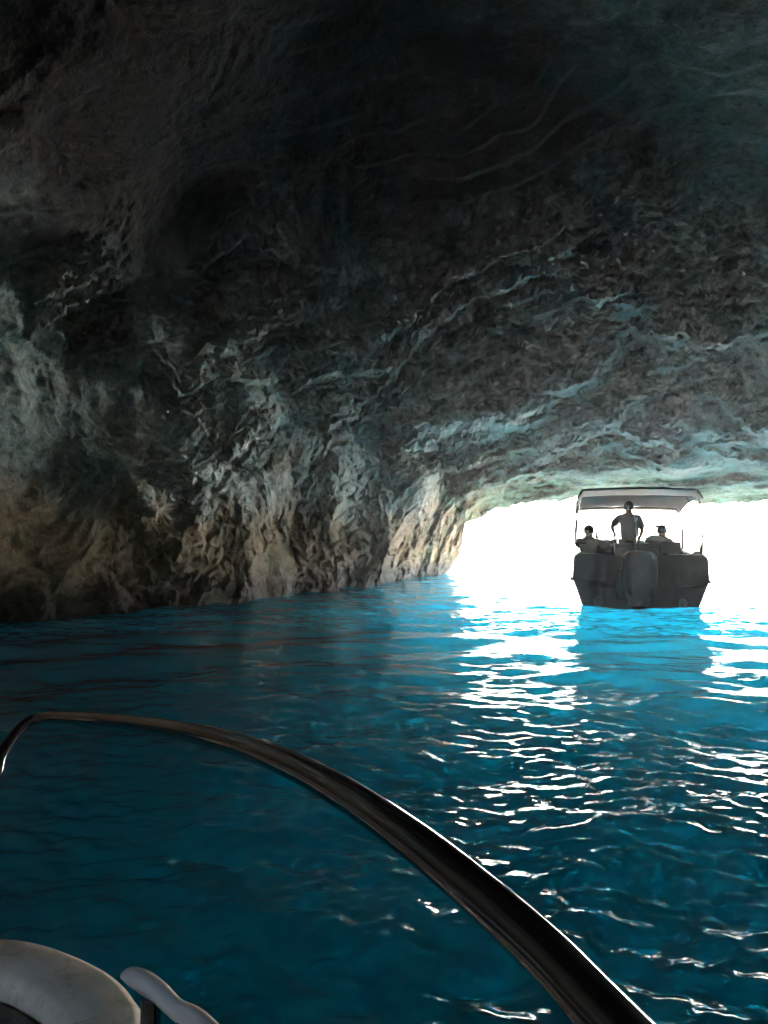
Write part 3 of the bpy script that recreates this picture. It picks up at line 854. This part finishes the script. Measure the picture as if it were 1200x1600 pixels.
bm = bmesh.new(); sweep(bm, [(1.17, 0.22, 0.98), (1.19, 0.22, 1.12), (1.205, 0.22, 1.24)], [0.06, 0.045, 0.02], smooth_path=True, seg=10)
done('rail_fairing', bm, M_HULL, FB)
bm = bmesh.new(); box(bm, (0.50, 0.03, 1.0), (0.14, 0.1, 0.045), 0.015, 2)
done('transom_pad', bm, M_DARKTRIM, FB)
bm = bmesh.new(); sweep(bm, [(1.0, 0.08, 0.99), (1.04, 0.08, 1.03), (1.10, 0.08, 1.03), (1.14, 0.08, 0.985)], 0.03, seg=8)
done('stern_cleat', bm, M_DARKTRIM, FB)

# ------------------------------------------------------------------ people
FBM = Matrix.Translation(FB.location) @ FB.rotation_euler.to_matrix().to_4x4()

def skinned(name, chains, mat, parent=None, sub=2):
    """chains: lists of (point, radius or (rx, ry)); a chain may start on an existing point; first point is the root"""
    vs, es, key = [], [], {}
    for ch in chains:
        prev = None
        for p, r in ch:
            k = tuple(round(c, 4) for c in p)
            if k not in key:
                key[k] = len(vs); vs.append((p, r))
            i = key[k]
            if prev is not None and prev != i:
                es.append((prev, i))
            prev = i
    me = bpy.data.meshes.new(name)
    me.from_pydata([p for p, r in vs], es, [])
    o = link(name, me, None, parent)
    sk = o.modifiers.new('skin', 'SKIN')
    sk.use_smooth_shade = True
    sk.branch_smoothing = 0.3
    for i, (p, r) in enumerate(vs):
        d = me.skin_vertices[0].data[i]
        d.radius = (r[0] * 1.22, r[1] * 1.22) if isinstance(r, tuple) else ((r * 1.22, r * 1.22) if r > 0.03 else (r, r))
        d.use_root = (i == 0)
    ss = o.modifiers.new('subdivision', 'SUBSURF'); ss.levels = sub; ss.render_levels = sub
    dg = bpy.context.evaluated_depsgraph_get(); dg.update()
    me2 = bpy.data.meshes.new_from_object(o.evaluated_get(dg))
    me2.name = name
    o.modifiers.clear()
    o.data = me2
    me2.materials.clear(); me2.materials.append(mat)
    me2.polygons.foreach_set('use_smooth', np.ones(len(me2.polygons), dtype=bool))
    return o

def hand(wrist, dirv, palm_n, thumb_side, curl=0.5, s=1.0):
    """palm and five finger chains from the wrist; dirv along the hand, palm_n out of the palm, thumb_side towards the thumb"""
    w = Vector(wrist); d = Vector(dirv).normalized(); n = Vector(palm_n); n = (n - d * n.dot(d)).normalized()
    t = d.cross(n)
    if t.dot(Vector(thumb_side)) < 0: t = -t
    palm = w + d * 0.055 * s
    ch = [[(tuple(w), 0.026 * s), (tuple(palm), (0.036 * s, 0.018 * s))]]
    for off, ln in ((0.030, 0.070), (0.011, 0.078), (-0.010, 0.073), (-0.029, 0.058)):
        b = w + d * 0.092 * s + t * off * s
        m = b + (d * (1 - 0.3 * curl) + n * 0.6 * curl).normalized() * ln * 0.5 * s
        e = m + (d * (1 - 1.2 * curl) + n * 1.3 * curl).normalized() * ln * 0.5 * s
        ch.append([(tuple(palm), (0.036 * s, 0.018 * s)), (tuple(b), 0.011 * s), (tuple(m), 0.0095 * s), (tuple(e), 0.008 * s)])
    th = w + d * 0.03 * s + t * 0.034 * s
    t1 = th + (d * 0.7 + t * 0.6 + n * 0.3).normalized() * 0.04 * s
    t2 = t1 + (d * 0.9 + t * 0.1 + n * 0.4).normalized() * 0.03 * s
    ch.append([(tuple(w), 0.026 * s), (tuple(th), 0.015 * s), (tuple(t1), 0.012 * s), (tuple(t2), 0.009 * s)])
    return ch

def figure(label, base, J, shirt, legs_mat, sleeve, hair, cap=None, yaw=0.0, facing=(0, 1, 0), group=None):
    """J: joints in boat coordinates relative to base. Body is one skinned mesh; clothing and hair are children."""
    g = lambda k: tuple(J[k])
    pel, wai, che, nec = g('pelvis'), g('waist'), g('chest'), g('neck')
    hc = Vector(J['head']); f = Vector(facing).normalized(); up = Vector((0, 0, 1)); sd_ = f.cross(up).normalized()
    T = lambda a, b, t: tuple(Vector(a).lerp(Vector(b), t))
    HS = 1.12
    H = lambda ff, ss, uu: tuple(hc + (f * ff + sd_ * ss + up * uu) * HS)
    ch = [[(pel, (0.155, 0.115)), (wai, (0.135, 0.10)), (che, (0.165, 0.115)), (nec, 0.072), (H(-0.012, 0, -0.075), 0.068), (H(0.0, 0, 0.0), (0.088, 0.102)), (H(-0.008, 0, 0.062), (0.074, 0.086)), (H(-0.008, 0, 0.098), 0.034)]]
    ch.append([(H(0.0, 0, 0.0), (0.088, 0.102)), (H(0.088, 0, -0.005), 0.018), (H(0.108, 0, -0.028), 0.011)])        # nose
    ch.append([(H(-0.012, 0, -0.075), 0.068), (H(0.055, 0, -0.088), 0.034), (H(0.075, 0, -0.098), 0.018)])              # jaw and chin
    for sg in (-1, 1):
        ch.append([(H(0.0, 0, 0.0), (0.088, 0.102)), (H(-0.015, sg * 0.082, -0.01), 0.014), (H(-0.028, sg * 0.092, 0.012), 0.012)])   # ears
    for s_ in ('l', 'r'):
        sh, el, wr = g('sh_' + s_), g('el_' + s_), g('wr_' + s_)
        ch.append([(che, (0.165, 0.115)), (sh, 0.062), (T(sh, el, 0.5), 0.050), (el, 0.041), (T(el, wr, 0.35), 0.042), (wr, 0.026)])
        hd = J.get('hand_' + s_, Vector(wr) - Vector(el))
        ch += hand(wr, hd, J.get('palm_' + s_, (0, 0.3, -1)), J.get('thumb_' + s_, (0, 1, 0.3)), J.get('curl_' + s_, 0.6))
        hp, kn, an = g('hip_' + s_), g('kn_' + s_), g('an_' + s_)
        ft = tuple(Vector(an) + f * 0.15 + up * -0.045)
        ch.append([(pel, (0.155, 0.115)), (hp, 0.088), (T(hp, kn, 0.5), 0.075), (kn, 0.055), (T(kn, an, 0.35), 0.054), (an, 0.036), (tuple(Vector(an) + f * 0.06 - up * 0.035), 0.036), (ft, 0.026)])
    body = skinned('person', ch, M_SKIN)
    body.matrix_world = FBM @ Matrix.Translation(base)
    tag(body, label, 'person')
    # shirt with sleeves
    sc = [[(T(pel, wai, -0.25), (0.170, 0.130)), (wai, (0.158, 0.122)), (che, (0.215, 0.145)), (T(che, nec, 0.8), 0.10)]]
    for s_ in ('l', 'r'):
        sh, el, wr = g('sh_' + s_), g('el_' + s_), g('wr_' + s_)
        c = [(che, (0.215, 0.145)), (sh, 0.092), (T(sh, el, 0.5), 0.078)]
        c.append((T(sh, el, 0.95), 0.062) if sleeve < 1 else (el, 0.058))
        if sleeve > 1: c.append((T(el, wr, 0.9), 0.042))
        sc.append(c)
    skinned('shirt', sc, shirt, body)
    lc = [[(T(pel, wai, 0.45), (0.165, 0.125)), (pel, (0.172, 0.130))]]
    for s_ in ('l', 'r'):
        hp, kn, an = g('hip_' + s_), g('kn_' + s_), g('an_' + s_)
        lc.append([(pel, (0.172, 0.130)), (hp, 0.105), (T(hp, kn, 0.5), 0.093), (kn, 0.075), (T(kn, an, 0.5), 0.066), (T(kn, an, 0.92), 0.056)])
    skinned('trousers', lc, legs_mat, body)
    # hair: a cap of hair over the back and top of the head
    bm = bmesh.new(); ball(bm, (0, 0, 0), 0.127, (0.82, 0.95, 1.02), 4)
    for v in list(bm.verts):
        if v.co.y > 0.045 + 0.5 * max(0.0, v.co.z) or v.co.z < -0.065: bm.verts.remove(v)
    for v in bm.verts:
        v.co *= 1 + 0.03 * math.sin(60 * v.co.x + 40 * v.co.z) * math.sin(50 * v.co.y + 31 * v.co.z)
        v.co = Vector((0, 0, 0)) + sd_ * v.co.x + f * (v.co.y - 0.012) + up * (v.co.z + 0.018) + hc
    if hair == 'bun':
        ball(bm, tuple(hc + sd_ * -0.10 - f * 0.01 + up * 0.115), 0.035)
    h_ = done('hair', bm, M_HAIR if hair != 'brown' else M_HAIR, body)
    h_.modifiers.new('thickness', 'SOLIDIFY').thickness = 0.012
    for sg in (-1, 1):
        bm = bmesh.new(); ball(bm, tuple(hc + f * 0.094 + sd_ * sg * 0.036 + up * 0.012), 0.012)
        done('eye', bm, M_EYE, body)
    if cap:
        bm = bmesh.new(); ball(bm, (0, 0, 0), 0.138, (0.86, 0.97, 0.9), 3)
        for v in list(bm.verts):
            if v.co.z < 0.018: bm.verts.remove(v)
        brim = [[(0.095 * math.cos(a), 0.08 + 0.0 * math.sin(a), 0.022) for a in np.linspace(0, math.pi, 13)],
                [(0.085 * math.cos(a), 0.10 + 0.085 * math.sin(a), 0.012) for a in np.linspace(0, math.pi, 13)]]
        loft(bm, brim, closed=False)
        for v in bm.verts:
            v.co = sd_ * v.co.x + f * (v.co.y - 0.01) + up * (v.co.z + 0.025) + hc
        c_ = done('cap', bm, M_STRAW, body)
        c_.modifiers.new('thickness', 'SOLIDIFY').thickness = 0.006
    return body

# the helmsman, standing behind the wheel
helms = dict(pelvis=(0, -0.01, 0.93), waist=(0, 0.0, 1.08), chest=(-0.005, 0.01, 1.34), neck=(0.0, 0.02, 1.53), head=(0.0, 0.045, 1.655),
             sh_l=(-0.20, 0.01, 1.445), el_l=(-0.355, 0.04, 1.245), wr_l=(-0.285, 0.27, 1.09), hand_l=(0.0, 0.12, -0.07), palm_l=(0.3, 0, -1), thumb_l=(1, 0.3, 0),
             sh_r=(0.20, 0.0, 1.43), el_r=(0.285, -0.03, 1.165), wr_r=(0.235, 0.10, 0.99), hand_r=(-0.03, 0.1, -0.15), palm_r=(-1, 0, 0), thumb_r=(0, 1, 0.3),
             hip_l=(-0.095, 0, 0.88), kn_l=(-0.12, 0.02, 0.48), an_l=(-0.13, -0.03, 0.08), hip_r=(0.095, 0, 0.88), kn_r=(0.12, 0.02, 0.48), an_r=(0.13, -0.03, 0.08))
figure('standing person in grey polo shirt and dark trousers steering the boat, seen from behind', Vector((-0.02, 2.22, 0.32)), helms, M_SHIRT, M_TROUSER, 0.6, 'short')

def seated(hh):
    return dict(pelvis=(0, 0, 0.10), waist=(0, -0.02, 0.25), chest=(0, 0.0, 0.50), neck=(0, 0.03, 0.665), head=(0, 0.06, 0.785),
                hip_l=(-0.095, 0.03, 0.09), kn_l=(-0.12, 0.44, 0.09), an_l=(-0.12, 0.46, -0.28), hip_r=(0.095, 0.03, 0.09), kn_r=(0.12, 0.44, 0.09), an_r=(0.12, 0.46, -0.28))
pl = seated(0)
pl.update(sh_l=(-0.175, 0.0, 0.59), el_l=(-0.24, 0.06, 0.52), wr_l=(-0.12, 0.24, 0.50), hand_l=(0.12, 0.1, 0.05), thumb_l=(0, 0, 1), palm_l=(0.2, 1, 0),
          sh_r=(0.175, 0.0, 0.59), el_r=(0.335, 0.10, 0.46), wr_r=(0.20, 0.27, 0.60), hand_r=(-0.05, 0.03, 0.12), thumb_r=(-1, 0, 0), palm_r=(0, 1, 0))
LB = Vector((-0.90, 1.10, 0.645))
figure('seated person in dark top on the left of the boat, holding up a phone', LB, pl, M_DARKTOP, M_TROUSER, 1.5, 'short', cap=True)
bm = bmesh.new(); box(bm, (0, 0, 0), (0.045, 0.010, 0.13), 0.006, 2)
ph = done('phone', bm, M_DARKTRIM)
ph.matrix_world = FBM @ Matrix.Translation(LB + Vector((0.165, 0.335, 0.735))) @ Matrix.Rotation(0.15, 4, 'X')
tag(ph, 'dark phone held up by the seated person on the left', 'phone')
pr = seated(0)
pr.update(sh_l=(-0.165, 0.0, 0.58), el_l=(-0.23, 0.10, 0.33), wr_l=(-0.14, 0.32, 0.24), thumb_l=(1, 0, 0.5), sh_r=(0.165, 0.0, 0.58), el_r=(0.25, 0.08, 0.33), wr_r=(0.15, 0.32, 0.24), thumb_r=(-1, 0, 0.5))
figure('bare armed seated person in pale top with tied up hair, behind the passenger seat back', Vector((0.66, 2.12, 0.675)), pr, M_PALETOP, M_TROUSER, 0.4, 'bun')

bm = bmesh.new()
rings = []
for x_, hy, hz, dz in ((-0.19, 0.02, 0.02, 0.02), (-0.17, 0.07, 0.05, 0.055), (-0.08, 0.09, 0.075, 0.08), (0.03, 0.09, 0.08, 0.085), (0.12, 0.085, 0.065, 0.07), (0.17, 0.06, 0.045, 0.05), (0.19, 0.02, 0.02, 0.03)):
    rings.append([(x_ + 0.01 * math.sin(5 * a), hy * math.cos(a) * (1 + 0.12 * math.sin(3 * a + 9 * x_)), dz + hz * math.sin(a) * (1 + 0.15 * math.cos(4 * a + 20 * x_))) for a in np.linspace(0, 2 * math.pi, 18, endpoint=False)])
loft(bm, rings)
tw = done('towel', bm, M_TOWEL)
tw.matrix_world = FBM @ Matrix.Translation((0.46, 1.73, 1.215))
tag(tw, 'pale rolled towel lying on top of the grey seat back', 'towel')

# ------------------------------------------------------------------ the boat we are aboard (its rail, deck edge and cleat show)
NB = empty('boat', (-0.9, 0.3, 0.0))
tag(NB, 'off white boat with curved steel bow rail in the foreground, seen from on board', 'boat')
inv = np.array([0.9, -0.3, 0.0])
M_DECK, nt, out = new_mat('worn_gelcoat')
b_ = N(nt, 'ShaderNodeBsdfPrincipled', Roughness=0.6)
tc = N(nt, 'ShaderNodeTexCoord')
n1_ = noise_node(nt, tc.outputs['Object'], 9.0, 8, 0.65, 0.6); n2_ = noise_node(nt, tc.outputs['Object'], 38.0, 6, 0.7, 1.2)
r1_ = ramp(nt, n1_.outputs['Fac'], [(0.3, (0.50, 0.41, 0.31)), (0.5, (0.70, 0.59, 0.46)), (0.7, (0.78, 0.67, 0.53))])
r2_ = ramp(nt, n2_.outputs['Fac'], [(0.34, (0.70, 0.66, 0.60)), (0.5, (1, 1, 1))])
mx_ = nt.nodes.new('ShaderNodeMix'); mx_.data_type = 'RGBA'; mx_.blend_type = 'MULTIPLY'; mx_.inputs[0].default_value = 0.8
nt.links.new(r1_.outputs[0], mx_.inputs[6]); nt.links.new(r2_.outputs[0], mx_.inputs[7]); nt.links.new(mx_.outputs[2], b_.inputs['Base Color'])
nt.links.new(b_.outputs[0], out.inputs[0])
M_PAD = simple('taupe_cushion', (0.17, 0.145, 0.12), 0.85, var=0.15, bump=0.3, bscale=200)

def at_z(x, y, z):
    p = px(x, y, 1.0); v = p - EYE
    return EYE + v * ((z - EYE[2]) / v[2])
DZ = 0.85
edge_px = [(0, 1460), (60, 1466), (120, 1486), (175, 1514), (212, 1551), (226, 1600)]
edge_w = [at_z(x, y, DZ) for x, y in edge_px]
def closed_curve(ps, n=6):
    q_ = catmull([ps[-1]] + list(ps) + [ps[0], ps[1]], n)
    return q_[n:-n - 1]
coam = closed_curve(edge_w + [np.array(p + (DZ,)) for p in [(-0.172, 0.50), (-0.15, 0.2), (-0.12, -0.6), (-0.20, -1.5), (-0.6, -1.9), (-1.2, -1.7), (-1.36, -0.6), (-1.34, 0.2), (-1.18, 0.60), (-0.90, 0.75), (-0.70, 0.785), (-0.56, 0.795), (-0.47, 0.793)]])
gun = closed_curve([np.array(p + (0.62,)) for p in [(-2.95, 3.35), (-2.3, 3.0), (-1.6, 2.45), (-1.02, 1.72), (-0.66, 1.16), (-0.36, 0.97), (0.0, 0.80), (0.28, 0.40), (0.40, -0.5), (0.40, -1.8), (0.25, -2.7), (-1.5, -3.0), (-3.0, -2.6),
        (-3.5, -1.0), (-3.6, 0.6), (-3.5, 2.0), (-3.3, 2.9)]])
def ring_at(pts_, k, z):
    """closed outline drawn in by k metres"""
    out_ = []
    n_ = len(pts_)
    c_ = np.mean(pts_, 0)
    area = sum(pts_[i - 1][0] * pts_[i][1] - pts_[i][0] * pts_[i - 1][1] for i in range(n_))
    for i, p in enumerate(pts_):
        t = (pts_[(i + 1) % n_] - pts_[i - 1])[:2]; t = t / (np.linalg.norm(t) + 1e-9)
        nrm = np.array([-t[1], t[0]]) * (1 if area > 0 else -1)
        out_.append((p[0] + nrm[0] * k + inv[0], p[1] + nrm[1] * k + inv[1], z))
    return out_
hr = [ring_at(gun, 0.45, -0.25), ring_at(gun, 0.30, 0.0), ring_at(gun, 0.13, 0.25), ring_at(gun, 0.04, 0.48), ring_at(gun, 0.0, 0.585), ring_at(gun, 0.004, 0.610), ring_at(gun, 0.02, 0.62), ring_at(gun, 0.16, 0.625), ring_at(gun, 0.18, 0.615)]
NH = done('hull', loft(bmesh.new(), hr), M_DECK, NB, angle=50)
cr = [ring_at(coam, -0.05, 0.60), ring_at(coam, -0.02, 0.70), ring_at(coam, 0.0, DZ - 0.014), ring_at(coam, 0.003, DZ - 0.004), ring_at(coam, 0.010, DZ),
      ring_at(coam, 0.056, DZ), ring_at(coam, 0.062, DZ - 0.004), ring_at(coam, 0.065, DZ - 0.014), ring_at(coam, 0.068, DZ - 0.06), ring_at(coam, 0.075, 0.60)]
done('coaming', loft(bmesh.new(), cr, caps=False), M_DECK, NB, angle=50)
padr = [ring_at(coam, 0.074, DZ - 0.10), ring_at(coam, 0.067, DZ - 0.03), ring_at(coam, 0.071, DZ - 0.018), ring_at(coam, 0.085, DZ - 0.014), ring_at(coam, 0.15, DZ - 0.010), ring_at(coam, 0.19, DZ - 0.02)]
done('side_cushion', loft(bmesh.new(), padr), M_PAD, NB, angle=50)

def rp(x, y, d): return px(x, y, d) + inv
rail = [(955, 1596, 0.378, 0.015), (850, 1486, 0.43, 0.015), (745, 1393, 0.49, 0.015), (640, 1309, 0.565, 0.015), (540, 1241, 0.67, 0.015), (450, 1193, 0.80, 0.015),
        (350, 1157, 1.00, 0.015), (250, 1136, 1.30, 0.015), (160, 1125, 1.64, 0.015), (85, 1121, 1.93, 0.015)]
p3 = [rp(x, y, d) for x, y, d, r in rail]
bend = [rp(62, 1122, 1.985), rp(45, 1128, 1.98), rp(25, 1146, 1.94), rp(2, 1180, 1.88), rp(-30, 1236, 1.80)]
foot = np.array([-1.06, 1.55, 0.622]) + inv
tail = p3[0] - p3[1]; tail = tail / np.linalg.norm(tail)
ext = [p3[0] + tail * 0.26, p3[0] + tail * 0.13]
start = np.array([ext[0][0] + 0.02, ext[0][1] - 0.05, 0.625])
rl = tube('bow_rail', [start, start + np.array([0, 0, 0.25])] + ext + p3 + bend + [foot], 0.0140, M_STEEL, NB, seg=24, n=8)
for q_ in (start, foot):
    bm = bmesh.new(); bmesh.ops.create_cone(bm, segments=24, radius1=0.035, radius2=0.028, depth=0.012, cap_ends=True)
    for v in bm.verts: v.co += Vector(q_) + Vector((0, 0, 0.006))
    done('rail_flange', bm, M_STEEL, rl)
hp_ = [rp(192, 1524, 0.668), rp(206, 1525, 0.662), rp(228, 1536, 0.655), rp(251, 1553, 0.648), rp(275, 1576, 0.638), rp(304, 1594, 0.626), rp(342, 1622, 0.61)]
cl = tube('cleat', hp_, [0.003, 0.007, 0.0085, 0.008, 0.0075, 0.009, 0.007], simple('warm_grey_plastic', (0.56, 0.48, 0.40), 0.3), NB, seg=16)
for x_, y_, d_ in ((236, 1560, 0.648), (292, 1592, 0.63)):
    t_ = rp(x_, y_, d_)
    tube('cleat_post', [t_, (t_[0] - 0.004, t_[1], 0.62)], [0.008, 0.013], M_STEEL, cl, smooth_path=False, seg=16)
#BOATS-END

# ------------------------------------------------------------------ haze volume added to imitate lens glare
def haze_box():
    bm = bmesh.new()
    bmesh.ops.create_cube(bm, size=1.0)
    for v in bm.verts:
        v.co = Vector((v.co.x * 620, v.co.y * 620 + 20, (v.co.z + 0.5) * (SEABED * -1 + 2 + 34) + SEABED - 2))
    me = bpy.data.meshes.new('haze'); bm.to_mesh(me); bm.free()
    m, nt, out = new_mat('glare_haze')
    v = N(nt, 'ShaderNodeVolumePrincipled', Density=HAZE, Anisotropy=0.72)
    v.inputs['Color'].default_value = (0.92, 0.95, 0.97, 1)
    nt.links.new(v.outputs[0], out.inputs['Volume'])
    o = link('haze', me, m)
    tag(o, kind='stuff')
HAZE = 0.0019
if HAZE: haze_box()
